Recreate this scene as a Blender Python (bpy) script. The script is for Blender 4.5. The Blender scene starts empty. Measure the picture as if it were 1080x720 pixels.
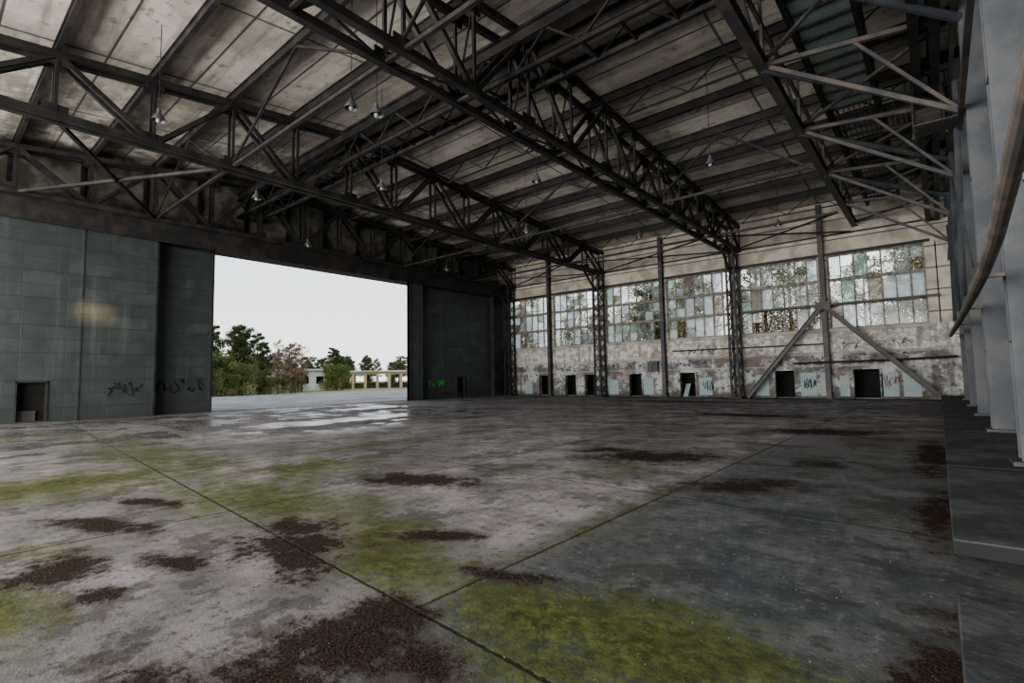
import bpy, math, random
from mathutils import Vector, Matrix, noise
random.seed(7)

# ------------------------------------------------------------------ materials
class NB:
    def __init__(s,name):
        s.m=bpy.data.materials.new(name); s.m.use_nodes=True
        s.t=s.m.node_tree; s.t.nodes.clear()
        s.out=s.t.nodes.new('ShaderNodeOutputMaterial')
    def n(s,typ,ins=None,**kw):
        nd=s.t.nodes.new(typ)
        for k,v in kw.items(): setattr(nd,k,v)
        if ins:
            for k,v in ins.items():
                if hasattr(v,'is_output'): s.t.links.new(v,nd.inputs[k])
                else: nd.inputs[k].default_value=v
        return nd
    def math(s,op,a,b=None,clamp=False):
        i={0:a}
        if b is not None: i[1]=b
        return s.n('ShaderNodeMath',i,operation=op,use_clamp=clamp).outputs[0]
    def mr(s,v,a,b,c=0.0,d=1.0,smooth=True):
        return s.n('ShaderNodeMapRange',{'Value':v,'From Min':a,'From Max':b,'To Min':c,'To Max':d},
                   interpolation_type='SMOOTHSTEP' if smooth else 'LINEAR').outputs[0]
    def mix(s,f,a,b,bt='MIX'):
        nd=s.t.nodes.new('ShaderNodeMix'); nd.data_type='RGBA'; nd.blend_type=bt; nd.clamp_factor=True
        for idx,v in ((0,f),(6,a),(7,b)):
            if hasattr(v,'is_output'): s.t.links.new(v,nd.inputs[idx])
            else: nd.inputs[idx].default_value = v if idx==0 else (*v,1) if len(v)==3 else v
        return nd.outputs[2]
    def noise(s,vec,sc,det=4,rough=.55,dist=0):
        return s.n('ShaderNodeTexNoise',{'Vector':vec,'Scale':sc,'Detail':det,'Roughness':rough,'Distortion':dist}).outputs
    def obj(s): return s.n('ShaderNodeTexCoord').outputs['Object']
    def sep(s,v): return s.n('ShaderNodeSeparateXYZ',{0:v}).outputs
    def bump(s,h,st=.3,d=.02): return s.n('ShaderNodeBump',{'Height':h,'Strength':st,'Distance':d}).outputs[0]
    def pr(s,col,rough=.6,metal=0,nrm=None,spec=.5):
        i={'Base Color':col if hasattr(col,'is_output') else (*col,1),'Roughness':rough,'Metallic':metal,'Specular IOR Level':spec}
        if nrm is not None: i['Normal']=nrm
        p=s.n('ShaderNodeBsdfPrincipled',i); s.t.links.new(p.outputs[0],s.out.inputs[0]); return s.m

def simple(name,c1,c2,sc=2.0,rough=.6,metal=0,lo=.4,hi=.65,bump=.2):
    b=NB(name); o=b.obj()
    n1=b.noise(o,sc,4,.6)[0]
    f=b.mr(n1,lo,hi)
    nrm=b.bump(b.noise(o,sc*9,2,.6)[0],bump,.01) if bump else None
    return b.pr(b.mix(f,c1,c2),rough,metal,nrm)

M={}
M['steel']=simple('dark_painted_steel',(.016,.016,.017),(.040,.034,.029),1.3,.6,bump=0)
M['steel_mid']=simple('weathered_steel',(.045,.047,.051),(.095,.08,.067),1.5,.55,bump=0)
M['steel_grey']=simple('blue_grey_painted_steel',(.056,.064,.077),(.095,.098,.10),1.0,.6,bump=0)
M['bluefix']=simple('pale_blue_panel',(.26,.37,.39),(.36,.38,.36),2.5,.7)
M['plaster']=simple('pale_infill_plaster',(.42,.40,.36),(.24,.22,.20),.9,.85,lo=.4,hi=.7)
M['mould']=simple('mouldy_plaster',(.22,.205,.18),(.09,.09,.068),.9,.85,lo=.4,hi=.6)
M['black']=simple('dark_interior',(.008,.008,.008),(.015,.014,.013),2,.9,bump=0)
M['lampshade']=simple('enamel_lampshade',(.07,.08,.085),(.13,.13,.13),5,.4,bump=0)
M['bulbglass']=simple('dusty_glass',(.30,.30,.29),(.2,.2,.19),5,.2,bump=0)
M['frame']=simple('window_frame_paint',(.26,.25,.23),(.12,.105,.09),4,.7,bump=0)
M['leaf']=simple('dry_leaf_litter',(.035,.024,.018),(.085,.058,.04),9,.9,bump=0)
M['rubble']=simple('pale_rubble',(.26,.25,.23),(.16,.16,.15),9,.9,bump=0)
M['graf_w']=simple('spray_paint_pale',(.50,.52,.52),(.40,.42,.42),3,.8,bump=0)
M['graf_k']=simple('spray_paint_black',(.015,.015,.018),(.03,.03,.03),3,.8,bump=0)
M['graf_g']=simple('spray_paint_green',(.05,.50,.08),(.03,.38,.06),3,.8,bump=0)
M['graf_r']=simple('spray_paint_red',(.30,.12,.10),(.22,.10,.09),3,.8,bump=0)
M['bark']=simple('tree_bark',(.12,.075,.05),(.22,.15,.11),3,.9,bump=0)
M['leaf_pine']=simple('pine_foliage',(.055,.085,.028),(.12,.145,.05),.6,.8,bump=0)
M['leaf_green']=simple('shrub_foliage',(.12,.16,.045),(.28,.26,.10),.5,.8,bump=0)
M['leaf_red']=simple('bare_birch_twigs',(.34,.21,.15),(.28,.20,.15),.6,.85,bump=0)
M['leaf_yel']=simple('autumn_foliage',(.30,.27,.11),(.19,.21,.09),.6,.85,bump=0)
M['ruin']=simple('ruin_render',(.66,.65,.62),(.45,.43,.40),.5,.85,bump=0)
M['ruin_o']=simple('ruin_brick',(.52,.42,.28),(.44,.35,.25),.5,.85,bump=0)
M['ruin_in']=simple('ruin_shade',(.10,.085,.07),(.18,.15,.12),.8,.9,bump=0)
M['pipe']=simple('rusty_pipe',(.10,.095,.09),(.19,.15,.12),2.5,.6,bump=0)
M['catgreen']=simple('green_wired_glass',(.20,.27,.255),(.28,.32,.30),1.5,.35,bump=0)

def mat_roof():
    b=NB('roof_deck_panels'); o=b.obj(); s=b.sep(o)
    n=b.noise(o,.35,5,.65)[0]; n2=b.noise(o,2.5,4,.6)[0]
    col=b.mix(b.mr(n,.38,.63),(.68,.64,.575),(.43,.40,.35))
    stv=b.noise(b.n('ShaderNodeMapping',{'Vector':o,'Scale':(.25,2.5,1)}).outputs[0],1.2,4,.6)[0]
    col=b.mix(b.math('MULTIPLY',b.mr(stv,.47,.68),.6),col,(.24,.215,.18))
    col=b.mix(b.math('MULTIPLY',b.mr(n2,.58,.70),.65),col,(.19,.165,.135))
    def line(c,per,w):
        f=b.math('FRACT',b.math('DIVIDE',c,per)); f=b.math('ABSOLUTE',b.math('SUBTRACT',f,.5))
        return b.mr(f,.5-w/per,.5-w/per*.4)
    l=b.math('MAXIMUM',line(s[0],5.2,.06),line(s[1],1.3,.05))
    col=b.mix(b.math('MULTIPLY',l,.85),col,(.06,.055,.045))
    md=b.math('MULTIPLY',b.mr(s[0],-18,-30),b.mr(b.noise(o,.7,5,.7)[0],.38,.58))
    col=b.mix(b.math('MULTIPLY',md,.82),col,(.12,.12,.088))
    return b.pr(col,.85,0,b.bump(b.math('SUBTRACT',n2,b.math('MULTIPLY',l,2)),.3,.03))
M['roof']=mat_roof()

def mat_door():
    b=NB('blue_grey_door_sheeting'); o=b.obj(); s=b.sep(o)
    v=b.n('ShaderNodeCombineXYZ',{0:s[1],1:s[2],2:0.0}).outputs[0]
    br=b.n('ShaderNodeTexBrick',{'Vector':v,'Color1':(.050,.060,.061,1),'Color2':(.070,.082,.082,1),'Mortar':(.036,.042,.042,1),
        'Scale':1.0,'Mortar Size':.014,'Brick Width':1.55,'Row Height':.62,'Bias':0.0},offset=0.0)
    n=b.noise(o,1.2,5,.6)[0]
    col=b.mix(b.mr(n,.35,.7),br.outputs[0],(.043,.052,.052))
    st=b.noise(b.n('ShaderNodeMapping',{'Vector':o,'Scale':(1,1.6,.12)}).outputs[0],1.5,4,.6)[0]
    col=b.mix(b.math('MULTIPLY',b.mr(st,.55,.75),.35),col,(.13,.14,.135))
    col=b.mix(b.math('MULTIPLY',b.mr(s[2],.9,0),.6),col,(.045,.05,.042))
    return b.pr(col,.45,0,b.bump(b.math('SUBTRACT',b.math('MULTIPLY',n,.4),br.outputs[1]),.4,.02))
M['door']=mat_door()

def mat_endwall():
    b=NB('peeling_white_paint_masonry'); o=b.obj(); s=b.sep(o)
    n=b.noise(o,.9,7,.68)[0]; n2=b.noise(o,3.5,6,.65)[0]
    up=b.mix(b.mr(n2,.42,.60),(.62,.60,.56),(.34,.32,.29))
    lo=b.mix(b.mr(n,.44,.56),(.47,.48,.49),(.17,.165,.16))
    lo=b.mix(b.mr(n2,.54,.60),lo,(.12,.115,.11))
    z=b.math('ADD',s[2],b.math('MULTIPLY',b.math('SUBTRACT',n,.5),.6))
    col=b.mix(b.mr(z,2.7,2.85),lo,up)
    drip=b.noise(b.n('ShaderNodeMapping',{'Vector':o,'Scale':(1.3,1.3,.15)}).outputs[0],2.2,5,.6)[0]
    col=b.mix(b.math('MULTIPLY',b.mr(drip,.50,.68),.6),col,(.12,.105,.09))
    brick=b.mr(b.noise(o,.5,3,.5)[0],.62,.68)
    col=b.mix(b.math('MULTIPLY',brick,.6),col,(.24,.15,.12))
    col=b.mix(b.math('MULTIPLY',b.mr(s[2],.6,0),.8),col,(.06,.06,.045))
    return b.pr(col,.85,0,b.bump(n2,.4,.03))
M['wall']=mat_endwall()

def mat_upper():
    b=NB('beige_wall_cladding'); o=b.obj(); s=b.sep(o)
    n=b.noise(o,.8,5,.6)[0]
    col=b.mix(b.mr(n,.4,.65),(.54,.50,.43),(.34,.30,.25))
    f=b.math('FRACT',b.math('DIVIDE',s[2],1.22)); f=b.math('ABSOLUTE',b.math('SUBTRACT',f,.5))
    col=b.mix(b.mr(f,.46,.485),col,(.10,.09,.08))
    return b.pr(col,.8,0,b.bump(n,.2,.02))
M['upper']=mat_upper()

def mat_pane(name,tint,tr,lum=1.0):
    b=NB(name); o=b.obj(); n=b.noise(o,1.6,3,.6)[0]
    t=b.n('ShaderNodeBsdfTransparent',{0:(*tint,1)})
    l=b.n('ShaderNodeBsdfTranslucent',{0:(*[c*lum for c in tint],1)})
    g=b.n('ShaderNodeBsdfGlossy',{0:(.8,.8,.8,1),'Roughness':.2})
    mx=b.n('ShaderNodeMixShader',{0:b.mr(n,.3,.7,tr-.12,tr+.12),1:l.outputs[0],2:t.outputs[0]})
    m2=b.n('ShaderNodeMixShader',{0:.03,1:mx.outputs[0],2:g.outputs[0]})
    b.t.links.new(m2.outputs[0],b.out.inputs[0]); return b.m
M['p_clear']=mat_pane('clear_window_glass',(.88,.90,.88),.90)
M['p_frost']=mat_pane('frosted_window_glass',(.90,.93,.93),.60)
M['p_green']=mat_pane('green_window_glass',(.62,.72,.65),.65)
M['p_dull']=mat_pane('grimy_window_glass',(.62,.58,.51),.7)

def mat_ledge():
    b=NB('ledge_concrete'); o=b.obj(); s=b.sep(o)
    n=b.noise(o,1.5,6,.65)[0]; n2=b.noise(o,14,4,.7)[0]
    col=b.mix(b.mr(n,.4,.65),(.062,.069,.078),(.11,.114,.118))
    col=b.mix(b.mr(n2,.58,.72),col,(.17,.17,.17))
    col=b.mix(b.math('MULTIPLY',b.mr(b.noise(o,.8,6,.7)[0],.48,.58),.6),col,(.038,.037,.035))
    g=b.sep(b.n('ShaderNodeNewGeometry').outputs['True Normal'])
    col=b.mix(b.math('MULTIPLY',b.mr(g[2],.6,.2),.9),col,(.016,.016,.016))  # shade painted into the side faces, which catch too much direct light
    return b.pr(col,.8,0,b.bump(n2,.4,.02),.2)
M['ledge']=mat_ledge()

BROWN=[(-4.96,2.5,.70,.48,.5),(-4.5,2.3,.45,.3,0),(-5.5,2.85,.55,.35,.3),(-6.49,5.35,1.1,.52,.3),(-5.42,1.59,.40,.19,.3),(-5.99,.88,.55,.38,0),(-5.03,1.05,.24,.19,0),
 (-2.98,2.2,.38,.30,0),(-2.85,1.75,.58,.43,.4),(-2.75,1.3,.58,.40,0),(-2.35,1.95,.35,.2,0),(-4.39,9.6,1.4,.8,.6),(-5.6,9.9,.7,.4,.6),(-2.23,7.8,.9,.45,.7),(-1.7,10.3,.5,.38,.4),
 (-4.03,3.58,.6,.2,.6),(-2.78,3.2,.5,.12,.4),(-.12,7.6,.20,1.5,0),(-.1,3.5,.19,1.0,0),(-.2,12.5,.3,2.5,0),(-7.4,1.5,.9,.24,.4),
 (-8.3,2.2,.7,.2,.4),(-2.5,16,1.6,.8,.3),(-6,21,2.5,.8,0),(-12,30,5,.8,0),(-7,35.6,20,.5,0),(-3.0,1.0,.7,.2,.2)]
MOSS=[(-2.15,2.8,.95,.5,.1,1.3),(-1.55,2.95,1.0,.65,.1,1.3),(-1.0,3.0,.8,.55,.1,1.0),(-1.7,2.3,.9,.45,0,.95),(-3.7,2.8,1.2,.5,-.1,1.2),(-4.5,3.2,1.2,.7,-.2,1.1),(-7.3,3.2,2.6,1.0,.1,1.1),
 (-11.0,1.6,1.6,3.8,0,1.1),(-9.0,4.6,1.6,1.8,.3,.9),(-4.5,8.2,.9,1.8,.1,.7),(-5.3,.42,1.0,.5,0,1.1),(-6.6,.9,.9,.4,0,.75),(-22,3,3,2.5,0,.7),(-14,3.6,5,1.3,-.1,.95),
 (-1.0,14,.8,5,0,.5),(-2.95,5.5,.3,3.2,0,.65),(-11,8,.6,5,0,.7),(-18,4,5,1.8,0,.65),(-6.2,4.0,1.6,.7,.5,.7),(-1.2,2.2,.9,.5,0,.9),(-5.5,6.8,1.0,.8,0,.5)]

def mat_floor():
    b=NB('stained_concrete_slabs'); o=b.obj(); s=b.sep(o)
    at=b.n('ShaderNodeAttribute',attribute_name='dirt'); ac=b.n('ShaderNodeSeparateColor',{0:at.outputs['Color']}).outputs
    nL=b.noise(o,.25,4,.6)[0]; nM=b.noise(o,1.1,7,.7)[0]; nF=b.noise(o,9,5,.75)[0]; nS=b.noise(o,45,2,.7)[0]
    nP=b.noise(o,2.1,8,.74)[0]
    light=b.mix(b.mr(nM,.38,.62),(.35,.322,.325),(.185,.171,.173))
    dark=b.mix(b.mr(nM,.38,.62),(.068,.078,.085),(.14,.145,.15))
    x3=b.math('ADD',s[0],b.math('MULTIPLY',b.math('SUBTRACT',nM,.5),1.2))
    dk=b.math('MULTIPLY',b.mr(x3,-3.4,-2.6),b.mr(s[1],22,7))
    col=b.mix(dk,light,dark)
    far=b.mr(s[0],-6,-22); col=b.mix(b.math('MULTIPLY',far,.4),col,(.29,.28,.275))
    col=b.mix(b.math('MULTIPLY',b.mr(nL,.44,.58),.5),col,(.12,.113,.108))
    col=b.mix(b.math('MULTIPLY',b.mr(nF,.54,.70),.38),col,(.36,.352,.345))
    col=b.mix(b.math('MULTIPLY',b.mr(nF,.47,.36),.6),col,(.052,.050,.048))
    st=b.mr(b.noise(o,.9,8,.66)[0],.545,.58)
    col=b.mix(b.math('MULTIPLY',st,.55),col,(.066,.06,.054))
    st2=b.mr(b.noise(o,2.3,7,.6)[0],.60,.63)
    col=b.mix(b.math('MULTIPLY',st2,.45),col,(.055,.05,.045))
    def dline(A,B,C,w):
        e=b.math('ADD',b.math('ADD',b.math('MULTIPLY',s[0],A),b.math('MULTIPLY',s[1],B)),C)
        e=b.math('ADD',e,b.math('MULTIPLY',b.math('SUBTRACT',nF,.5),.08))
        return b.mr(b.math('ABSOLUTE',e),w*.3,w,1,0)
    fx=b.math('ABSOLUTE',b.math('SUBTRACT',b.math('FRACT',b.math('DIVIDE',b.math('ADD',b.math('ADD',s[0],2.9+2+40),b.math('MULTIPLY',b.math('SUBTRACT',nF,.5),.08)),4.0)),.5))
    j=b.mr(fx,.006,.002)
    fy=b.math('ABSOLUTE',b.math('SUBTRACT',b.math('FRACT',b.math('DIVIDE',b.math('ADD',b.math('ADD',s[1],b.math('MULTIPLY',s[0],.05)),b.math('MULTIPLY',b.math('SUBTRACT',nF,.5),.08)),4.3)),.5))
    jy=b.math('MULTIPLY',b.mr(fy,.005,.002),b.mr(s[1],3.5,3.6))
    j=b.math('MAXIMUM',j,jy)
    j=b.math('MAXIMUM',j,dline(.085,1,-2.1,.022))
    mm=b.math('ADD',ac[1],b.math('MULTIPLY',b.math('SUBTRACT',nP,.5),2.1))
    mm=b.math('ADD',mm,b.math('MULTIPLY',b.math('SUBTRACT',nF,.5),1.1))
    msn=b.mr(mm,.10,1.0)
    mcol=b.mix(b.mr(nF,.38,.62),(.045,.058,.014),(.135,.155,.038))
    mcol=b.mix(b.mr(nP,.40,.62,0,.6),mcol,(.068,.072,.030))
    col=b.mix(b.math('MULTIPLY',msn,.86,True),col,mcol)
    col=b.mix(b.math('MULTIPLY',j,.8),col,(.03,.03,.02))
    bb=b.math('ADD',ac[0],b.math('MULTIPLY',b.math('SUBTRACT',nP,.5),3.2))
    bb=b.math('ADD',bb,b.math('MULTIPLY',b.math('SUBTRACT',nF,.5),2.2))
    halo=b.mr(bb,-.30,.3)
    col=b.mix(b.math('MULTIPLY',halo,.55),col,(.062,.050,.040))
    brn=b.mr(bb,.06,.52)
    bcol=b.mix(b.mr(nS,.4,.6),(.019,.013,.010),(.056,.039,.029))
    col=b.mix(b.math('MULTIPLY',brn,.93),col,bcol)
    sp=b.mr(b.noise(o,60,1,.6)[0],.73,.77)
    col=b.mix(b.math('MULTIPLY',sp,.35),col,(.4,.4,.38))
    wet=b.mr(b.noise(o,.45,5,.65)[0],.48,.54)
    rg=b.mr(nF,.3,.7,.88,1.0)
    wetx=b.math('MULTIPLY',b.math('MULTIPLY',wet,b.mr(s[0],-11,-17)),b.mr(s[1],26,18))
    col=b.mix(b.math('MULTIPLY',wetx,.35),col,(.10,.095,.09))
    rg=b.math('SUBTRACT',rg,b.math('MULTIPLY',wetx,.72))
    rg=b.math('MAXIMUM',rg,b.math('MULTIPLY',b.math('MAXIMUM',brn,msn),.9))
    spc=b.math('ADD',.06,b.math('MULTIPLY',wetx,.44))
    h=b.math('ADD',b.math('MULTIPLY',nF,.5),b.math('MULTIPLY',nS,.25))
    h=b.math('SUBTRACT',h,j); h=b.math('ADD',h,b.math('MULTIPLY',brn,b.math('MULTIPLY',nS,.6)))
    h=b.math('MULTIPLY',h,b.math('SUBTRACT',1.0,b.math('MULTIPLY',wetx,.85)))
    return b.pr(col,rg,0,b.bump(h,.4,.025),spc)
M['floor']=mat_floor()

def mat_ground():
    b=NB('apron_and_grass'); o=b.obj(); s=b.sep(o)
    n=b.noise(o,.3,6,.65)[0]
    c=b.mix(b.mr(n,.4,.65),(.27,.265,.26),(.17,.168,.165))
    g=b.mix(b.mr(n,.4,.65),(.16,.18,.08),(.24,.22,.11))
    x=b.math('ADD',s[0],b.math('MULTIPLY',n,8))
    return b.pr(b.mix(b.mr(x,-64,-68),c,g),.85,spec=.2)
M['ground']=mat_ground()

# ------------------------------------------------------------------ mesh builder
class MB:
    def __init__(s,name,mats): s.name=name; s.mats=mats; s.v=[]; s.f=[]; s.mi=[]; s.sm=[]
    def box(s,x0,x1,y0,y1,z0,z1,m=0):
        i=len(s.v)
        s.v+=[(x0,y0,z0),(x1,y0,z0),(x1,y1,z0),(x0,y1,z0),(x0,y0,z1),(x1,y0,z1),(x1,y1,z1),(x0,y1,z1)]
        for f in ((0,3,2,1),(4,5,6,7),(0,1,5,4),(1,2,6,5),(2,3,7,6),(3,0,4,7)):
            s.f.append([i+k for k in f]); s.mi.append(m)
    def beam(s,p,q,w,h=None,m=0,up=(0,0,1)):
        h=w if h is None else h
        p=Vector(p);q=Vector(q); d=(q-p)
        if d.length<1e-6: return
        d.normalize(); up=Vector(up)
        if abs(d.dot(up))>.98: up=Vector((0,1,0)) if abs(d.y)<.9 else Vector((1,0,0))
        a=d.cross(up).normalized(); b=a.cross(d).normalized()
        i=len(s.v)
        for c in (p,q):
            for sa,sb in ((-1,-1),(1,-1),(1,1),(-1,1)): s.v.append(tuple(c+a*sa*w/2+b*sb*h/2))
        for f in ((0,3,2,1),(4,5,6,7),(0,1,5,4),(1,2,6,5),(2,3,7,6),(3,0,4,7)):
            s.f.append([i+k for k in f]); s.mi.append(m)
    def ibeam(s,p,q,w,h,t=.025,m=0,up=(0,0,1)):
        p=Vector(p);q=Vector(q); d=(q-p).normalized(); up=Vector(up)
        if abs(d.dot(up))>.98: up=Vector((0,1,0))
        a=d.cross(up).normalized(); b=a.cross(d).normalized()
        s.beam(p+b*(h-t)/2,q+b*(h-t)/2,w,t,m,up); s.beam(p-b*(h-t)/2,q-b*(h-t)/2,w,t,m,up); s.beam(p,q,t,h-t*2,m,up)
    def tube(s,pts,r,n=10,m=0):
        pts=[Vector(p) for p in pts]; i=len(s.v)
        for k,p in enumerate(pts):
            d=(pts[min(k+1,len(pts)-1)]-pts[max(k-1,0)]).normalized()
            up=Vector((0,0,1)) if abs(d.z)<.95 else Vector((1,0,0))
            a=d.cross(up).normalized(); b=a.cross(d)
            rr=r[k] if isinstance(r,(list,tuple)) else r
            for j in range(n):
                t=2*math.pi*j/n; s.v.append(tuple(p+a*math.cos(t)*rr+b*math.sin(t)*rr))
        for k in range(len(pts)-1):
            for j in range(n):
                s.f.append([i+k*n+j,i+k*n+(j+1)%n,i+(k+1)*n+(j+1)%n,i+(k+1)*n+j]); s.mi.append(m)
        s.f.append([i+j for j in range(n)][::-1]); s.mi.append(m)
        s.f.append([i+(len(pts)-1)*n+j for j in range(n)]); s.mi.append(m)
    def lathe(s,c,prof,n=20,m=0):
        i=len(s.v)
        for r,z in prof:
            for j in range(n):
                t=2*math.pi*j/n; s.v.append((c[0]+r*math.cos(t),c[1]+r*math.sin(t),c[2]+z))
        for k in range(len(prof)-1):
            for j in range(n):
                s.f.append([i+k*n+j,i+k*n+(j+1)%n,i+(k+1)*n+(j+1)%n,i+(k+1)*n+j]); s.mi.append(m)
    def quad(s,a,b,c,d,m=0):
        i=len(s.v); s.v+=[tuple(a),tuple(b),tuple(c),tuple(d)]; s.f.append([i,i+1,i+2,i+3]); s.mi.append(m)
    def mesh(s):
        me=bpy.data.meshes.new(s.name); me.from_pydata(s.v,[],s.f)
        for m in s.mats: me.materials.append(M[m])
        me.polygons.foreach_set('material_index',s.mi); me.update(); return me
    def done(s,parent=None,loc=None):
        o=bpy.data.objects.new(s.name,s.mesh()); bpy.context.scene.collection.objects.link(o)
        if parent: o.parent=parent
        if loc: o.location=loc
        return o

# dims
G=5.2; XD=-31.2; YE=36.4; YR=13.0; Y0=-10.4; XB=1.7
def roofz(y): return 13.6-(y-YR)*.06 if y>YR else 13.6-(YR-y)*.108
BC=10.0
TO=.5

# ------------------------------------------------------------------ floor & ground
def axis_pts(a,b,fine_a,fine_b,df,dc):
    L=[];x=a
    while x<b-1e-6:
        L.append(x); x+= df if fine_a<=x<fine_b else dc
    L.append(b); return L
xs=axis_pts(-32.3,XB+.2,-12,.4,.08,.3); ysf=axis_pts(Y0-6,YE+.2,-1,12,.08,.3)
b=MB('floor',['floor'])
nx,ny=len(xs),len(ysf)
for y in ysf:
    for x in xs: b.v.append((x,y,0))
for jy in range(ny-1):
    for ix in range(nx-1):
        k=jy*nx+ix; b.f.append([k,k+1,k+nx+1,k+nx]); b.mi.append(0)
fl=b.done()
ca=fl.data.color_attributes.new('dirt','FLOAT_COLOR','POINT')
def field(L,x,y):
    best=0
    for p in L:
        dx,dy=x-p[0],y-p[1]
        R_=max(p[2],p[3])*1.8
        if abs(dx)>R_ or abs(dy)>R_: continue
        c,s_=math.cos(p[4]),math.sin(p[4]); u=(dx*c+dy*s_)/p[2]; v=(-dx*s_+dy*c)/p[3]
        w=(p[5] if len(p)>5 else 1)*max(0,1.0-.62*math.hypot(u,v))
        if w>best: best=w
    return best
buf=[]
for y in ysf:
    for x in xs:
        br=field(BROWN,x,y); buf+= [br*1.55-.56, field(MOSS,x,y)-.05, 0,1]
ca.data.foreach_set('color',buf)
b=MB('ground',['ground'])
b.box(-900,-32.3,-900,900,-.4,-.04); b.box(-32.3,900,YE+.2,900,-.4,-.04); b.box(-32.3,900,-900,Y0-6,-.4,-.04); b.box(XB+.2,900,Y0-6,YE+.2,-.4,-.04)
b.done()
b=MB('trim_1',['steel_mid'])
for x in (-30.6,-31.3,-31.9): b.box(x-.05,x+.05,Y0,YE-1,-.02,.012)
b.done()

# ------------------------------------------------------------------ roof deck
b=MB('ceiling',['roof'])
t=.18
for ya,yb in ((Y0-.6,YR),(YR,YE+.5)):
    za,zb=roofz(ya),roofz(yb); i=len(b.v)
    b.v+=[(-32.6,ya,za),(XB+.6,ya,za),(XB+.6,yb,zb),(-32.6,yb,zb),(-32.6,ya,za+t),(XB+.6,ya,za+t),(XB+.6,yb,zb+t),(-32.6,yb,zb+t)]
    for f in ((0,3,2,1),(4,5,6,7),(0,1,5,4),(1,2,6,5),(2,3,7,6),(3,0,4,7)): b.f.append([i+k for k in f]); b.mi.append(0)
b.done()

# ------------------------------------------------------------------ main trusses
def truss(x,gap=.5,cw=.21,bc=BC,name='roof_truss',dense=False):
    b=MB(name,['steel'])
    ys=[Y0+2.6*k for k in range(19)]
    for sx in (-gap/2,gap/2):
        X=x+sx
        for k in range(18):
            ya,yb=ys[k],ys[k+1]
            b.beam((X,ya,roofz(ya)-TO),(X,yb,roofz(yb)-TO),cw*.9,cw)
            b.beam((X,ya,bc),(X,yb,bc),cw,cw)
            if (k%2==0): b.beam((X,ya,bc),(X,yb,roofz(yb)-TO),.13,.15)
            else: b.beam((X,ya,roofz(ya)-TO),(X,yb,bc),.13,.15)
            b.box(X-.02,X+.02,ya-.32,ya+.32,bc-.05,bc+.36)
            b.box(X-.02,X+.02,ya-.28,ya+.28,roofz(ya)-TO-.34,roofz(ya)-TO+.05)
        for k,y in enumerate(ys):
            b.beam((X,y,bc),(X,y,roofz(y)-TO),.09,.09)
    for k,y in enumerate(ys):
        b.beam((x-gap/2,y,bc),(x+gap/2,y,bc),.09); b.beam((x-gap/2,y,roofz(y)-TO),(x+gap/2,y,roofz(y)-TO),.09)
        if dense:
            b.beam((x-gap/2,y,bc),(x+gap/2,y,roofz(y)-TO),.05)
            if k<18:
                s=1 if k%2 else -1
                b.beam((x-s*gap/2,y,bc),(x+s*gap/2,y+2.6,bc),.06)
    b.done()
truss(-30.2,.4); truss(-20.8,.4); truss(-10.4,.8,dense=True); truss(0.2,.4)

b=MB('roof_purlins',['steel'])
for k in range(-8,9):
    y=YR+2.6*k
    z=roofz(y)-.20
    b.ibeam((-32,y,z),(XB-.1,y,z),.15,.36,.03)
    if k%2==0 and k>0:
        for xa in (-30.2,-20.8,-10.4):
            xb=xa+9.4 if xa<-25 else xa+10.4
            zb=z-1.0; n=8; dx=(xb-xa)/n
            b.beam((xa+dx,y,zb),(xb-dx,y,zb),.07)
            for i in range(n):
                x1=xa+dx*i; x2=x1+dx; u=z-.12
                p=(x1,y,u if i%2==0 else zb); q=(x2,y,zb if i%2==0 else u)
                b.beam(p,q,.045)
b.done()
b=MB('ridge_girder',['steel'])
for dy in (-.55,.55):
    y=YR+dy; 
    b.ibeam((-31.9,y,12.75),(XB-.2,y,12.75),.26,.46,.04); b.beam((-31.9,y,11.55),(XB-.2,y,11.55),.15)
    n=26
    for i in range(n):
        xa=-31.9+33.3*i/n; xb=-31.9+33.3*(i+1)/n
        b.beam((xa,y,11.55 if i%2 else 12.6),(xb,y,12.6 if i%2 else 11.55),.07)
for i in range(27):
    x=-31.9+33.3*i/26; b.beam((x,YR-.55,11.55),(x,YR+.55,11.55),.07)
b.done()
b=MB('wind_bracing',['steel'])
for xa,xb in ((-30.2,-20.8),(-20.8,-10.4),(-10.4,-3.6)):
    for y in (7.8,23.4,31.2):
        b.beam((xa,y,BC),(xb,y,BC),.12)
    b.beam((xa,31.2,BC),(xb,YE-.4,BC),.08); b.beam((xa,YE-.4,BC),(xb,31.2,BC),.08)
    for y in (7.8,23.4):
        xm=(xa+xb)/2
        b.beam((xa,y,BC),(xm,y,roofz(y)-.4),.08); b.beam((xm,y,roofz(y)-.4),(xb,y,BC),.08)
xa,xb=-30.2,-20.8
b.beam((xa,2.6,BC),(xb,7.8,BC),.12); b.beam((xa,7.8,BC),(xb,2.6,BC),.12)
b.done()

# ------------------------------------------------------------------ door wall
def wall_holes(b,axis,c0,c1,u0,u1,z0,z1,holes,m=0):
    us=sorted({u0,u1}|{h[0] for h in holes}|{h[1] for h in holes}); zs=sorted({z0,z1}|{h[2] for h in holes}|{h[3] for h in holes})
    us=[u for u in us if u0<=u<=u1]; zs=[z for z in zs if z0<=z<=z1]
    for a,c in zip(us,us[1:]):
        run=None
        for d,e in zip(zs,zs[1:]):
            um,zm=(a+c)/2,(d+e)/2
            if any(h[0]<um<h[1] and h[2]<zm<h[3] for h in holes):
                if run: 
                    (b.box(c0,c1,a,c,run[0],run[1],m) if axis=='x' else b.box(a,c,c0,c1,run[0],run[1],m)); run=None
            else: run=(run[0],e) if run else (d,e)
        if run: (b.box(c0,c1,a,c,run[0],run[1],m) if axis=='x' else b.box(a,c,c0,c1,run[0],run[1],m))

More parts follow.
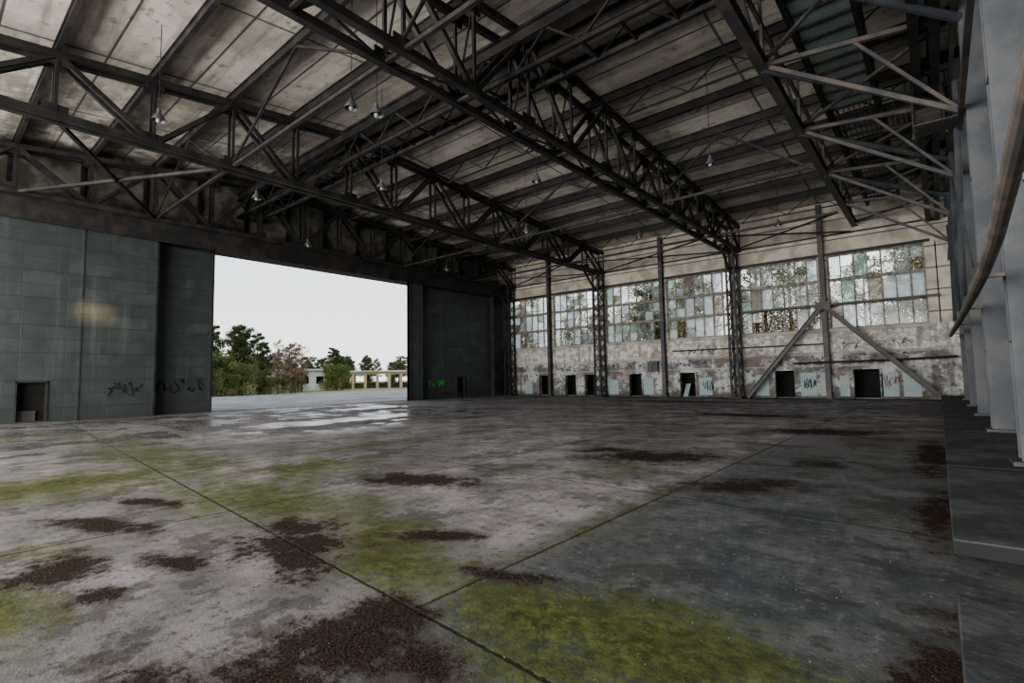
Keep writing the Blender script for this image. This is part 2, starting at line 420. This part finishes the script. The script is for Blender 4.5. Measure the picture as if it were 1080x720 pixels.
b=MB('wall_door_side',['upper','steel','mould'])
i=len(b.v); P=[(Y0,9.6),(YE+.3,9.6),(YE+.3,roofz(YE+.3)+.05),(YR,roofz(YR)+.05),(Y0,roofz(Y0)+.05)]
for X in (-32.4,-32.15):
    for y,z in P: b.v.append((X,y,z))
b.f.append([i+k for k in range(5)][::-1]); b.mi.append(2); b.f.append([i+5+k for k in range(5)]); b.mi.append(2)
for k in range(5): b.f.append([i+k,i+(k+1)%5,i+5+(k+1)%5,i+5+k]); b.mi.append(2)
b.box(-32.4,-30.5,Y0,YE,9.15,9.7,1)
b.box(-30.52,-30.40,Y0,YE,8.95,9.9,1)
b.box(-32.3,-31.0,34.4,YE,0,9.2,1)
for k in range(18):
    y=Y0+2.6*k; b.box(-32.15,-32.0,y-.08,y+.08,9.7,roofz(y)-.1,1)
b.done()

def leaf(name,x,y0,y1,z1=9.16,holes=()):
    b=MB(name,['door','steel_mid','steel','black'])
    wall_holes(b,'x',x-.15,x+.15,y0,y1,.0,z1,list(holes),0)
    n=max(1,round((y1-y0)/3.1))
    for i in range(n+1):
        y=y0+(y1-y0)*i/n; yy=min(max(y,y0+.06),y1-.06)
        if any(h[0]-.1<yy<h[1]+.1 for h in holes): continue
        b.box(x+.15,x+.19,yy-.05,yy+.05,.0,z1,0)
    z=.62
    while z<z1-.2:
        seg=[(y0,y1)]
        for h in holes:
            if z<h[3]+.1: seg=[(y0,h[0]-.1),(h[1]+.1,y1)]
        for a,c in seg: b.box(x+.15,x+.175,a,c,z-.025,z+.025,0)
        z+=1.24
    b.box(x-.18,x+.2,y0,y0+.1,.0,z1,2); b.box(x-.18,x+.2,y1-.1,y1,.0,z1,2)
    b.box(x-.18,x+.2,y0,y1,z1-.12,z1,2)
    for h in holes:
        b.box(x-.24,x-.16,h[0]-.2,h[1]+.2,.0,h[3]+.2,3)
        for a,c,d,e in ((h[0]-.06,h[0],h[2],h[3]+.06),(h[1],h[1]+.06,h[2],h[3]+.06),(h[0]-.06,h[1]+.06,h[3],h[3]+.06)):
            b.box(x+.1,x+.2,a,c,d,e,2)
        b.box(x-.1,x-.06,h[0],h[1]-.3,h[2],h[2]+.45,1)
    return b.done()
leaf('hangar_door_leaf',-31.0,-10.2,8.2,9.16,[(3.1,4.05,.06,1.75)])
leaf('hangar_door_leaf',-31.7,7.9,11.1)
leaf('hangar_door_leaf',-31.0,24.6,25.9)
leaf('hangar_door_leaf',-31.6,25.7,34.5,9.16,[(30.2,31.1,.05,1.75)])

# ------------------------------------------------------------------ end wall
doors=[(-3.3,1.25),(-7.65,1.1),(-14.0,1.1),(-18.1,1.0),(-22.1,1.1),(-24.1,1.1),(-26.9,1.0)]
holes=[(x-w/2,x+w/2,0.0,1.75) for x,w in doors]
b=MB('wall_end',['wall','upper','steel','bluefix','plaster'])
wall_holes(b,'y',YE,YE+.35,-32.4,XB+.2,0,4.25,holes,0)
b.box(-32.4,XB+.2,YE,YE+.35,8.8,roofz(YE)+.03,1)
for k in range(7):
    x=-31.2+G*k; b.box(x-.25,x+.25,YE,YE+.35,4.25,8.8,1)
b.box(-32.4,-31.4,YE,YE+.35,4.25,8.8,1); b.box(.2,XB+.2,YE,YE+.35,4.25,8.8,1)
b.box(-31.2,0,YE-.14,YE,4.05,4.25,4); b.box(-31.2,0,YE-.06,YE,2.75,2.87,4); b.box(-31.2,0,YE-.08,YE,1.95,2.05,4)
b.box(-31.2,0,YE-.1,YE,8.8,8.95,2); b.box(-31.2,0,YE-.06,YE,10.0,10.1,2)
for x,w in doors:
    b.box(x-w/2-.14,x-w/2-.02,YE-.04,YE,0,1.85,0); b.box(x+w/2+.02,x+w/2+.14,YE-.04,YE,0,1.85,0)
for x,w,z in ((-6.3,.9,1.6),(-5.4,.5,1.6),(-4.4,.5,1.4),(-2.2,.8,1.5),(-1.2,.8,1.5),(-9.0,.8,1.5),(-12.7,.9,1.4),(-17,.8,1.4),(-20,.9,1.3),(-28.6,.8,1.3)):
    b.box(x-w/2,x+w/2,YE-.04,YE,.15,z,3)
b.done()
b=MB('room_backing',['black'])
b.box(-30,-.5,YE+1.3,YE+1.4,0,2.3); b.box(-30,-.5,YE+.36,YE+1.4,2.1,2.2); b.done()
b=MB('discarded_board',['bluefix']); b.beam((-14.25,YE+.15,.02),(-14.1,YE+.45,.95),.45,.04); b.done()

def window(name,axis,c,u0,u1,z0,z1,nb,nc,seed):
    rnd=random.Random(seed)
    b=MB(name,['frame','p_clear','p_frost','p_green','p_dull'])
    def bx(a,d,e,f,th=.05,m=0):
        if axis=='y': b.box(a,d,c-th,c+th,e,f,m)
        else: b.box(c-th,c+th,a,d,e,f,m)
    bx(u0,u0+.08,z0,z1,.07); bx(u1-.08,u1,z0,z1,.07); bx(u0+.08,u1-.08,z0,z0+.08,.07); bx(u0+.08,u1-.08,z1-.08,z1,.07)
    du=(u1-u0)/nc; dz=(z1-z0)/nb
    for j in range(nb):
        a=z0+dz*j; e=a+dz
        if j: bx(u0+.08,u1-.08,a-.09,a+.09,.08)
        za=a+(.09 if j else .08); zb=e-(.09 if j<nb-1 else .08)
        for i in range(1,nc):
            w=.04 if i%2==0 else .025
            bx(u0+du*i-w,u0+du*i+w,za,zb)
        for i in range(nc):
            halves=[(za,zb)] if rnd.random()<.6 else [(za,(za+zb)/2-.02),((za+zb)/2+.02,zb)]
            if len(halves)==2: bx(u0+du*i+.04,u0+du*(i+1)-.04,(za+zb)/2-.02,(za+zb)/2+.02,.03)
            for (h0,h1) in halves:
                r=rnd.random(); top=(j==nb-1)
                if top: m=None if r<.2 else 1 if r<.85 else 2 if r<.92 else 3 if r<.96 else 4
                else: m=None if r<.08 else 1 if r<.60 else 2 if r<.88 else 3 if r<.95 else 4
                if m: bx(u0+du*i+.025,u0+du*(i+1)-.025,h0,h1,.004,m)
    return b.done()
for k in range(6):
    x=-31.2+G*k; window('window_%d'%(k+1),'y',YE+.2,x+.25,x+G-.25,4.25,8.8,3,7,k+3)

def lattice_col(name,x,y,z1,wx=.5,wy=.8,mat='steel_mid'):
    b=MB(name,[mat]); L=[(x-wx/2,y-wy/2),(x+wx/2,y-wy/2),(x+wx/2,y+wy/2),(x-wx/2,y+wy/2)]
    for p in L: b.beam((*p,0),(*p,z1),.11)
    n=int(z1/.8); dz=(z1-.2)/n
    for i in range(n):
        for a in range(4):
            p,q=L[a],L[(a+1)%4]
            if i%2: p,q=q,p
            b.beam((*p,.2+dz*i),(*q,.2+dz*(i+1)),.05)
    b.box(x-wx/2-.15,x+wx/2+.15,y-wy/2-.15,y+wy/2+.15,0,.12)
    b.beam((x,y-wy/2,z1-1.6),(x,y-2.2,z1),.12); 
    return b.done()
lattice_col('lattice_column',-20.8,YE-.65,BC,mat='steel'); lattice_col('lattice_column',-10.4,YE-.65,BC,mat='steel'); lattice_col('lattice_column',-30.2,YE-.75,BC,mat='steel')
for x in (-26,-15.6,-5.2):
    b=MB('wall_post',['steel_mid']); b.ibeam((x,YE-.30,0),(x,YE-.30,12.0),.28,.28,.03); b.box(x-.25,x+.25,YE-.47,YE-.13,0,.04); b.done()
b=MB('cross_brace',['steel_mid'])
yb=YE-.75
b.ibeam((-9.75,yb,.05),(-5.2,yb,5.7),.26,.26,.03); b.ibeam((-5.2,yb,5.7),(-.1,yb,.25),.26,.26,.03)
b.box(-5.6,-4.8,yb-.1,yb+.1,5.4,5.9)
b.beam((-5.2,yb,5.7),(.3,yb,5.7),.1); b.beam((-9.9,yb,5.7),(-5.2,yb,5.7),.1)
b.done()
b=MB('wall_pipe',['steel']); b.tube([(-7,YE-.5,2.2),(-2,YE-.5,2.25),(.8,YE-.5,2.35)],.06); b.tube([(-15,YE-.2,3.35),(-5.4,YE-.2,3.35)],.04)
b.done()
b=MB('junction_box',['steel_grey','steel']); b.box(-16.9,-16.1,YE-.35,YE-.08,1.9,2.6); b.box(-16.95,-16.05,YE-.37,YE-.05,2.6,2.66); b.box(-16.52,-16.48,YE-.37,YE-.35,1.95,2.55,1); b.done()

# ------------------------------------------------------------------ back wall (right of picture)
b=MB('wall_back',['wall','upper','steel'])
b.box(XB,XB+.3,-4,YE,0,4.2,0); b.box(XB,XB+.3,-4,YE,11.2,11.7,1); b.box(XB-.06,XB,-4,YE,4.1,4.25,2)
i=len(b.v); P=[(-4,11.7),(YE,11.7),(YE,roofz(YE)+.05),(YR,roofz(YR)+.05),(-4,roofz(-4)+.05)]
for X in (XB+.3,XB):
    for y,z in P: b.v.append((X,y,z))
b.f.append([i+k for k in range(5)]); b.mi.append(1); b.f.append([i+5+k for k in range(5)][::-1]); b.mi.append(1)
for k in range(0,8): b.box(XB,XB+.3,G*k-.2,G*k+.2,4.2,11.2,1)
b.done()
for k in range(0,7):
    window('window_%d'%(k+7),'x',XB+.15,G*k+.2,G*k+G-.2,4.2,11.2,5,6,k+30)
for k in range(-1,7):
    y=G*k
    b=MB('steel_column',['steel_grey','steel_mid'])
    b.ibeam((1.05,y,.24),(1.05,y,11.3),.46,.42,.035,0,(0,1,0))
    b.box(.72,1.38,y-.34,y+.34,.24,.30,1)
    for z in (2,4,6,8,10): b.box(.82,1.28,y-.2,y+.2,z,z+.02)
    b.ibeam((1.45,y-.6,.24),(1.45,y-.6,11.2),.16,.2,.02,1,(0,1,0))
    b.done()
b=MB('wind_girder',['steel_mid','steel_grey'])
XC=-3.4; ZC=10.5
b.ibeam((XC,-8,ZC),(XC,YE-.02,ZC),.28,.34,.035)
b.beam((XC,-2,ZC+1.3),(XC,YE-.02,ZC+1.3),.1)
for k in range(0,7):
    y=G*k
    if y+G<YE: b.tube([(XC,y-.0,ZC-.1),(.80,y+G-.2,9.8)],.11,10,1)
    b.beam((XC,y,ZC),(.80,y,10.0),.12)
    b.beam((XC,min(y+G,YE-.1),ZC+.1),(.80,y+.2,10.1),.09)
    if k: 
        b.beam((XC,y,ZC),(XC,y+G/2,ZC+1.3),.08); b.beam((XC,y+G/2,ZC+1.3),(XC,min(y+G,YE-.1),ZC),.08)
    b.beam((XC,y,ZC),(XC,y,roofz(y)-.3),.09)
    b.beam((XC,y,ZC),(.80,y,7.6),.11)
    b.beam((.80,y,7.6),(-1.2,y,10.2),.08)
b.done()
b=MB('column_bracing',['steel_grey','steel_mid'])
for z in (7.6,10.0): b.beam((.74,-5,z),(.74,YE-.4,z),.1,.14,1)
for ya,yb2 in ((15.6,20.8),(20.8,26),(26,31.2)):
    b.tube([(.70,ya,8.4),(.70,yb2,3.9)],.08); b.tube([(.70,ya,3.9),(.70,yb2,8.4)],.06)
b.done()
b=MB('wall_rail_pipe',['pipe'])
b.tube([(.55,1.0,3.6),(.55,4.0,3.42),(.55,5.5,3.25),(.55,7.5,3.02),(.55,9.5,2.95),(.55,12,2.95),(.54,17,3.0),(.52,22,3.05),(.5,31,3.2)],.075,12)
for k in range(1,6): b.beam((.55,G*k,3.0),(.85,G*k,3.0),.05)
b.done()
b=MB('catwalk',['steel','catgreen','steel_mid'])
CA=11.0
for x in (-2.5,-1.1): b.beam((x,CA,10.9),(x,34,10.9),.14,.2)
y=CA
while y<33.9:
    b.beam((-2.5,y,10.9),(-1.1,y,10.9),.07)
    for x in (-2.5,-1.1): b.beam((x,y,10.9),(x,y,11.9),.04)
    if 13<y<20.5 : b.box(-2.42,-1.18,y+.05,y+.65,10.92,10.95,1)
    else:
        for xx in [-2.4+.16*i for i in range(9)]: b.beam((xx,y,10.95),(xx,y+.7,10.95),.025)
    y+=.7
for x in (-2.5,-1.1): b.beam((x,CA,11.9),(x,34,11.9),.05); b.beam((x,CA,11.4),(x,34,11.4),.04)
for yy in (15.6,20.8,26,31.2):
    b.beam((-2.5,yy,10.9),(-2.5,yy,roofz(yy)-.02),.06); b.beam((-1.1,yy,10.9),(-1.1,yy,roofz(yy)-.02),.06)
for yy in (21.6,23.0):
    b.beam((-1.1,yy,10.55),(.75,yy,10.55),.1,.16)
    b.beam((-1.1,yy,11.5),(.75,yy,11.5),.045); b.beam((-1.1,yy,11.05),(.75,yy,11.05),.035)
    for i in range(6): b.beam((-1.0+.34*i,yy,10.6),(-1.0+.34*i,yy,11.5),.03)
for i in range(12): b.beam((-1.05+.155*i,21.6,10.6),(-1.05+.155*i,23.0,10.6),.03)
for x in (-.15,.5): 
    b.beam((x,21.6,10.5),(x,16.4,7.6),.05,.14); b.beam((x,21.6,11.4),(x,16.4,8.5),.04)
for i in range(16):
    f=(i+.5)/16; yy=21.6-5.2*f; zz=10.5-2.9*f
    b.box(-.12,.47,yy-.09,yy+.09,zz,zz+.025,2)
    if i%4==0:
        for x in (-.15,.5): b.beam((x,yy,zz),(x,yy,zz+.95),.03)
for i in range(8): b.beam((-.15,15.7+.1*i,7.6),(.7,15.7+.1*i,7.6),.03)
b.done()

# ------------------------------------------------------------------ ledges : overhanging slab on a recessed plinth
def slab(x0,x1,y0,y1,z,name='concrete_ledge'):
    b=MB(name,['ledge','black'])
    if z>.15:
        b.box(x0,x1,y0,y1,z-.13,z); b.box(x0+.22,x1-.02,y0+.25,y1-.05,0,z-.13,0)
    else: b.box(x0,x1,y0,y1,0,z)
    o=b.done()
    md=o.modifiers.new('bev','BEVEL'); md.width=.012; md.segments=2; return o
XL=XB-.02
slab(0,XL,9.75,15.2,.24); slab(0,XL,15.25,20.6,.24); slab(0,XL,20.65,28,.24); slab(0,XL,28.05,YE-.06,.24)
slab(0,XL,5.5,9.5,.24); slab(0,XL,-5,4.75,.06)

# ------------------------------------------------------------------ pendant lamps
for (x,y,z) in ((-11.9,15.9,9.5),(-12.3,8.6,9.5),(-12.4,26,9.4),(-6.1,19,9.5),(-16.4,20.9,9.4),(-16.8,12.0,9.4),(-26.8,14.2,9.3),(-22.2,9.4,9.6),(-17.8,4.6,9.7),(-26,24,9.3),(-6,29,9.4),(-13.0,8.2,9.8)):
    b=MB('pendant_lamp',['lampshade','bulbglass','steel'])
    b.tube([(x,y,z+.30),(x,y,roofz(y))],.012,6,2)
    b.lathe((x,y,z),[(.03,.30),(.05,.28),(.06,.18),(.08,.14),(.11,.10),(.17,.0),(.20,-.06),(.205,-.08),(.19,-.07),(.15,0),(.05,.08)],20,0)
    b.lathe((x,y,z),[(.001,-.15),(.04,-.14),(.065,-.10),(.075,-.05),(.06,.02),(.04,.06)],14,1)
    b.done()

# ------------------------------------------------------------------ graffiti
def scribble(name,axis,c,u,z,w,h,mat,letters,th=.03,seed=1):
    rnd=random.Random(seed)
    b=MB(name,[mat]); dw=w/letters
    for k in range(letters):
        n=rnd.randint(4,6); pts=[]
        for i in range(n):
            pts.append((u+dw*k+rnd.uniform(-.1,1.1)*dw,z+rnd.uniform(0,1)*h))
        P=[pts[0]]+pts+[pts[-1]]; sm=[]
        for i in range(1,len(P)-2):
            for s in range(6):
                t=s/6; f=[]
                for d in (0,1):
                    p0,p1,p2,p3=P[i-1][d],P[i][d],P[i+1][d],P[i+2][d]
                    f.append(.5*((2*p1)+(-p0+p2)*t+(2*p0-5*p1+4*p2-p3)*t*t+(-p0+3*p1-3*p2+p3)*t**3))
                sm.append(f)
        for a,d in zip(sm,sm[1:]):
            if axis=='x': b.beam((c,a[0],a[1]),(c,d[0],d[1]),th,.006,up=(1,0,0))
            else: b.beam((a[0],c,a[1]),(d[0],c,d[1]),th,.006,up=(0,1,0))
    return b.done()
scribble('graffiti','x',-30.82,6.1,1.0,1.5,.75,'graf_k',5,.055,3)
scribble('graffiti','x',-31.52,8.3,1.15,2.4,.7,'graf_k',6,.06,5)
scribble('graffiti','x',-31.42,27.0,1.0,1.6,.6,'graf_g',5,.14,8)
for i,(u,z,w,h,m) in enumerate(((-30,2.1,1.6,.5,'graf_k'),(-25.6,2.1,1.6,.5,'graf_k'),(-20.0,2.15,2.0,.5,'graf_k'),(-15.2,2.2,2.6,.45,'graf_k'),(-14.4,3.0,2.6,.6,'graf_k'),(-9.2,2.15,2.5,.45,'graf_w'),(-9.4,2.95,3.0,.5,'graf_w'),(-4.6,2.3,3.4,.4,'graf_k'),(-4.6,3.0,3.6,.5,'graf_k'),(-12.9,.4,.8,.8,'graf_k'),(-6.6,.5,.7,.8,'graf_k'),(-2.5,.5,.7,.8,'graf_r'))):
    scribble('graffiti','y',YE-.012 if z>2 else YE-.05,u,z,w,h,m,6,.032,40+i)

# ------------------------------------------------------------------ litter
rnd=random.Random(5)
b=MB('leaf_litter',['leaf','rubble'])
for p in BROWN[:22]:
    n=int(min(240,400*p[2]*p[3])); ca_,sa=math.cos(p[4]),math.sin(p[4])
    for i in range(n):
        r=rnd.gauss(0,.55); a=rnd.uniform(0,6.283); ux,uy=r*math.cos(a)*p[2],r*math.sin(a)*p[3]
        x=p[0]+ux*ca_-uy*sa; y=p[1]+ux*sa+uy*ca_
        if x>-.03: continue
        s=rnd.uniform(.004,.010); t=rnd.uniform(0,6.28); z=.002+rnd.random()*.003
        dx,dy=s*math.cos(t),s*math.sin(t)
        b.quad((x-dx,y-dy,z),(x+dy*.6,y-dx*.6,z+rnd.random()*.005),(x+dx,y+dy,z+rnd.random()*.004),(x-dy*.6,y+dx*.6,z),0)
for i in range(1300):
    x=rnd.uniform(-6,-.05) if i%2 else rnd.uniform(-3.5,-.05); y=rnd.uniform(.6,8)
    s=rnd.uniform(.0015,.004); b.box(x-s,x+s,y-s*.7,y+s*.7,.0005,s,rnd.choice((0,0,1)))
b.done()

# ------------------------------------------------------------------ trees
LM={'pine_tree':'leaf_pine','leafy_shrub':'leaf_green','birch_tree':'leaf_red','bare_tree':'leaf_red','autumn_tree':'leaf_yel'}
def make_tree(kind,seed,H):
    rnd=random.Random(seed)
    b=MB(kind,['bark',LM[kind]])
    def leafball(c,r,n,s):
        for i in range(n):
            d=Vector((rnd.gauss(0,1),rnd.gauss(0,1),rnd.gauss(0,.8))); d=d.normalized()*r*rnd.random()**.4
            p=Vector(c)+d; a=Vector((rnd.gauss(0,1),rnd.gauss(0,1),rnd.gauss(0,1))).normalized()*s*rnd.uniform(.6,1.3)
            q=a.cross(Vector((rnd.gauss(0,1),rnd.gauss(0,1),rnd.gauss(0,1)))).normalized()*s*.6
            b.quad(p-a,p+q,p+a,p-q,1)
    if kind=='leafy_shrub':
        for i in range(9):
            a=rnd.uniform(0,6.28); l=H*rnd.uniform(.5,.95); e=(math.cos(a)*l*.35,math.sin(a)*l*.35,l)
            b.tube([(0,0,-.1),(e[0]*.4,e[1]*.4,e[2]*.5),e],[.05,.035,.015],6); leafball(e,H*.20,260,.08)
            leafball((e[0]*.8,e[1]*.8,e[2]*.65),H*.22,200,.08)
        for i in range(6):
            a=rnd.uniform(0,6.28); leafball((math.cos(a)*H*.35,math.sin(a)*H*.35,H*.22),H*.24,220,.08)
    else:
        bend=rnd.uniform(-.3,.3); tp=[(bend*t*t,bend*.5*t,H*t) for t in (-.01,.25,.5,.75,1)]
        b.tube(tp,[.16*H/9,.13*H/9,.10*H/9,.06*H/9,.02],8)
        lo,nb={'pine_tree':(.36,20),'birch_tree':(.2,20),'bare_tree':(.25,20),'autumn_tree':(.25,24)}[kind]
        for i in range(nb):
            t=lo+(1-lo)*i/nb; a=i*2.4+rnd.uniform(-.4,.4)
            L=H*(.20 if kind=='pine_tree' else .2)*(1-(t-lo)*.85)*rnd.uniform(.6,1.2)
            s=(bend*t*t,bend*.5*t,H*t); e=(s[0]+math.cos(a)*L,s[1]+math.sin(a)*L,s[2]+L*(.25 if kind=='pine_tree' else .8))
            b.tube([s,((s[0]+e[0])/2,(s[1]+e[1])/2,(s[2]+e[2])/2+.05),e],[.045,.03,.01],5)
            if kind=='pine_tree': leafball(e,L*.40,190,.09); leafball([(p*.45+q*.55) for p,q in zip(s,e)],L*.36,130,.09)
            elif kind=='birch_tree': leafball(e,L*.6,190,.05)
            elif kind=='autumn_tree': leafball(e,L*.7,230,.09)
            else:
                for j in range(8):
                    f=(e[0]+rnd.gauss(0,L*.4),e[1]+rnd.gauss(0,L*.4),e[2]+rnd.uniform(0,L*.6)); m=[(p+q)/2 for p,q in zip(s,e)]
                    b.tube([m,f],[.02,.008],4)
                leafball(e,L*.5,60,.05)
        if kind=='pine_tree': leafball((bend,bend*.5,H*.97),H*.06,200,.09)
    return b.mesh()
lib={k:[make_tree(k,s+i*7,h) for i in range(3)] for k,s,h in (('pine_tree',1,9.0),('leafy_shrub',2,3.5),('birch_tree',3,8.0),('bare_tree',4,13.0),('autumn_tree',5,11.0))}
def plant(kind,x,y,sc,w=1.0):
    o=bpy.data.objects.new(kind,rnd.choice(lib[kind])); bpy.context.scene.collection.objects.link(o)
    o.location=(x,y,-.04); o.scale=(sc*w*rnd.uniform(.9,1.15),)*2+(sc,); o.rotation_euler=(0,0,rnd.uniform(0,6.28))
for k,x,y,s in (('pine_tree',-73.8,29.4,1.05),('pine_tree',-77,31.5,1.1),('pine_tree',-72,32.0,.8),('pine_tree',-76,26.5,.95),('pine_tree',-74,24,.92),('pine_tree',-80,28,1.1),('pine_tree',-79,34,1.0),('pine_tree',-75,30,.95),('pine_tree',-82,32,1.12),('birch_tree',-70.5,35.0,.85),('birch_tree',-72,36.5,.9),('pine_tree',-74,37,.8),('birch_tree',-76,39.5,.9),('birch_tree',-70,33,.75),('birch_tree',-73,34.5,.95),
   ('leafy_shrub',-68,24,1.0),('leafy_shrub',-68.5,26.5,.8),('leafy_shrub',-69,28,1.2),('leafy_shrub',-70,30.5,.9),('leafy_shrub',-69,22,1.4),('leafy_shrub',-70,32,.7),('pine_tree',-69,25,.5),('pine_tree',-70.5,29.5,.55),('pine_tree',-68,22.5,.55),('leafy_shrub',-72,27,1.6),('leafy_shrub',-72,24,1.7),('leafy_shrub',-72,34.5,.8),('leafy_shrub',-75,38.5,.9),('autumn_tree',-72,30.5,.45),('autumn_tree',-71,26,.42),
   ('birch_tree',-98,43,.8),('pine_tree',-104,49,.85)): plant(k,x,y,s)
for i in range(24):
    f=i/23; plant(rnd.choice(('pine_tree','pine_tree','leafy_shrub','birch_tree')),-120+f*16+rnd.uniform(-2,2),52+f*44+rnd.uniform(-2,2),rnd.uniform(.65,.9),1.1)
for i in range(60):
    f=i/59; plant(rnd.choice(('pine_tree','leafy_shrub','pine_tree','pine_tree')),-145+f*30+rnd.uniform(-3,3),25+f*115+rnd.uniform(-2,2),rnd.uniform(.7,1.0),1.4)
for k,x,y,s in (('pine_tree',-84,49.8,.85),('leafy_shrub',-81,48.5,1.3),('pine_tree',-87,53,.72),('pine_tree',-86,51,.8),('leafy_shrub',-84,51.5,1.0)): plant(k,x,y,s,1.15)
for i in range(50):
    x=-50+i*1.25+rnd.uniform(-.8,.8); plant(rnd.choice(('bare_tree','birch_tree','autumn_tree','pine_tree','autumn_tree')),x,rnd.uniform(45,64),rnd.choice((.85,1.0,1.15)))
for i in range(9): plant('bare_tree',rnd.uniform(12,26),-4+i*5,1)

def bld(cx,cy,L,W,H,m,n,name):
    b=MB(name,[m,'ruin_in','ruin'])
    op=m=='ruin_o'
    e=.12 if op else .25
    holes=[( -L/2+L*(i+e)/n, -L/2+L*(i+1-e)/n, 1.2 if not op else .0, H*(.86 if op else .7)) for i in range(n)]
    wall_holes(b,'x',W/2-.3,W/2,-L/2,L/2,0,H,holes,0)
    if op:
        for i in range(n+1): yy=-L/2+.3+(L-.6)*i/n; b.box(-W/2,-W/2+.3,yy-.2,yy+.2,0,H,0)
        b.box(-.2,0,-L/2+.3,L/2-.3,0,1.1,1)
    else:
        b.box(-W/2,-W/2+.3,-L/2,L/2,0,H,0); b.box(-.2,0,-L/2+.3,L/2-.3,0,H-.2,1)
        b.box(-W/2,W/2,-L/2,-L/2+.3,0,H,0); b.box(-W/2,W/2,L/2-.3,L/2,0,H,0)
    b.box(-W/2-.3,W/2+.4,-L/2-.3,L/2+.3,H,H+.3,2)
    o=b.done(loc=(cx,cy,-.04)); o.rotation_euler=(0,0,math.radians(-35)); return o
bld(-91,47,10,6,3.6,'ruin',4,'ruined_building'); bld(-94,40,5,5,2.6,'ruin',2,'ruined_building')
bld(-92.5,66.5,22,6,3.4,'ruin_o',9,'colonnade_building')

# ------------------------------------------------------------------ light
w=bpy.data.worlds.new('overcast'); bpy.context.scene.world=w; w.use_nodes=True
nt=w.node_tree; nt.nodes.clear()
out=nt.nodes.new('ShaderNodeOutputWorld'); bg=nt.nodes.new('ShaderNodeBackground')
tc=nt.nodes.new('ShaderNodeTexCoord'); sp=nt.nodes.new('ShaderNodeSeparateXYZ'); cr=nt.nodes.new('ShaderNodeValToRGB')
nt.links.new(tc.outputs['Generated'],sp.inputs[0]); nt.links.new(sp.outputs[2],cr.inputs[0]); nt.links.new(cr.outputs[0],bg.inputs[0]); nt.links.new(bg.outputs[0],out.inputs[0])
cr.color_ramp.elements[0].position=0; cr.color_ramp.elements[0].color=(1,.985,.96,1)
cr.color_ramp.elements[1].position=.32; cr.color_ramp.elements[1].color=(.74,.81,.89,1)
bg.inputs[1].default_value=1.75
def area(name,loc,rot,sx,sy,portal=False,e=0,col=(1,1,1)):
    l=bpy.data.lights.new(name,'AREA'); l.shape='RECTANGLE'; l.size=sx; l.size_y=sy; l.energy=e; l.color=col
    o=bpy.data.objects.new(name,l); bpy.context.scene.collection.objects.link(o); o.location=loc; o.rotation_euler=rot
    l.cycles.is_portal=portal
area('portal_door_opening',(-32.35,17.85,4.6),(0,math.radians(-90),0),9,13.4,True)
area('portal_end_windows',(-15.6,YE+.5,6.5),(math.radians(-90),0,0),31,4.6,True)
area('portal_back_windows',(XB+.5,18,7.7),(0,math.radians(90),0),7.2,36,True)
area('interior_fill_area',(-15,Y0-4,4.6),(math.radians(101),0,0),33,8.5,False,15000,(1,.97,.93))  # added fill light behind the camera to brighten the interior
for i,(ty,tz) in enumerate(((5.30,5.1),(6.05,4.95))):  # added spots with no real fixture, imitating a warm sun patch on the door
    l=bpy.data.lights.new('warm_patch_spot','SPOT'); l.energy=3600; l.color=(1,.74,.36); l.spot_size=math.radians(6.4); l.spot_blend=1.0; l.shadow_soft_size=.3
    o=bpy.data.objects.new('warm_patch_spot',l); bpy.context.scene.collection.objects.link(o); o.location=(-20.5,5.4+i*.5,9.2)
    o.rotation_euler=(Vector((-30.85,ty,tz))-Vector(o.location)).to_track_quat('-Z','Y').to_euler()
try: bpy.context.scene.view_settings.look='AgX - Medium High Contrast'
except Exception as e: print('look',e)

# ------------------------------------------------------------------ camera
cam=bpy.data.cameras.new('camera'); co=bpy.data.objects.new('camera',cam); bpy.context.scene.collection.objects.link(co)
cam.sensor_width=36; cam.lens=36*535/1080; cam.clip_end=2000; cam.clip_start=.05
Rm=Matrix.Rotation(math.radians(40),4,'Z')@Matrix.Rotation(math.radians(94.1),4,'X')@Matrix.Rotation(math.radians(-1.0),4,'Z')
co.matrix_world=Matrix.Translation((0,0,1.6))@Rm
bpy.context.scene.camera=co
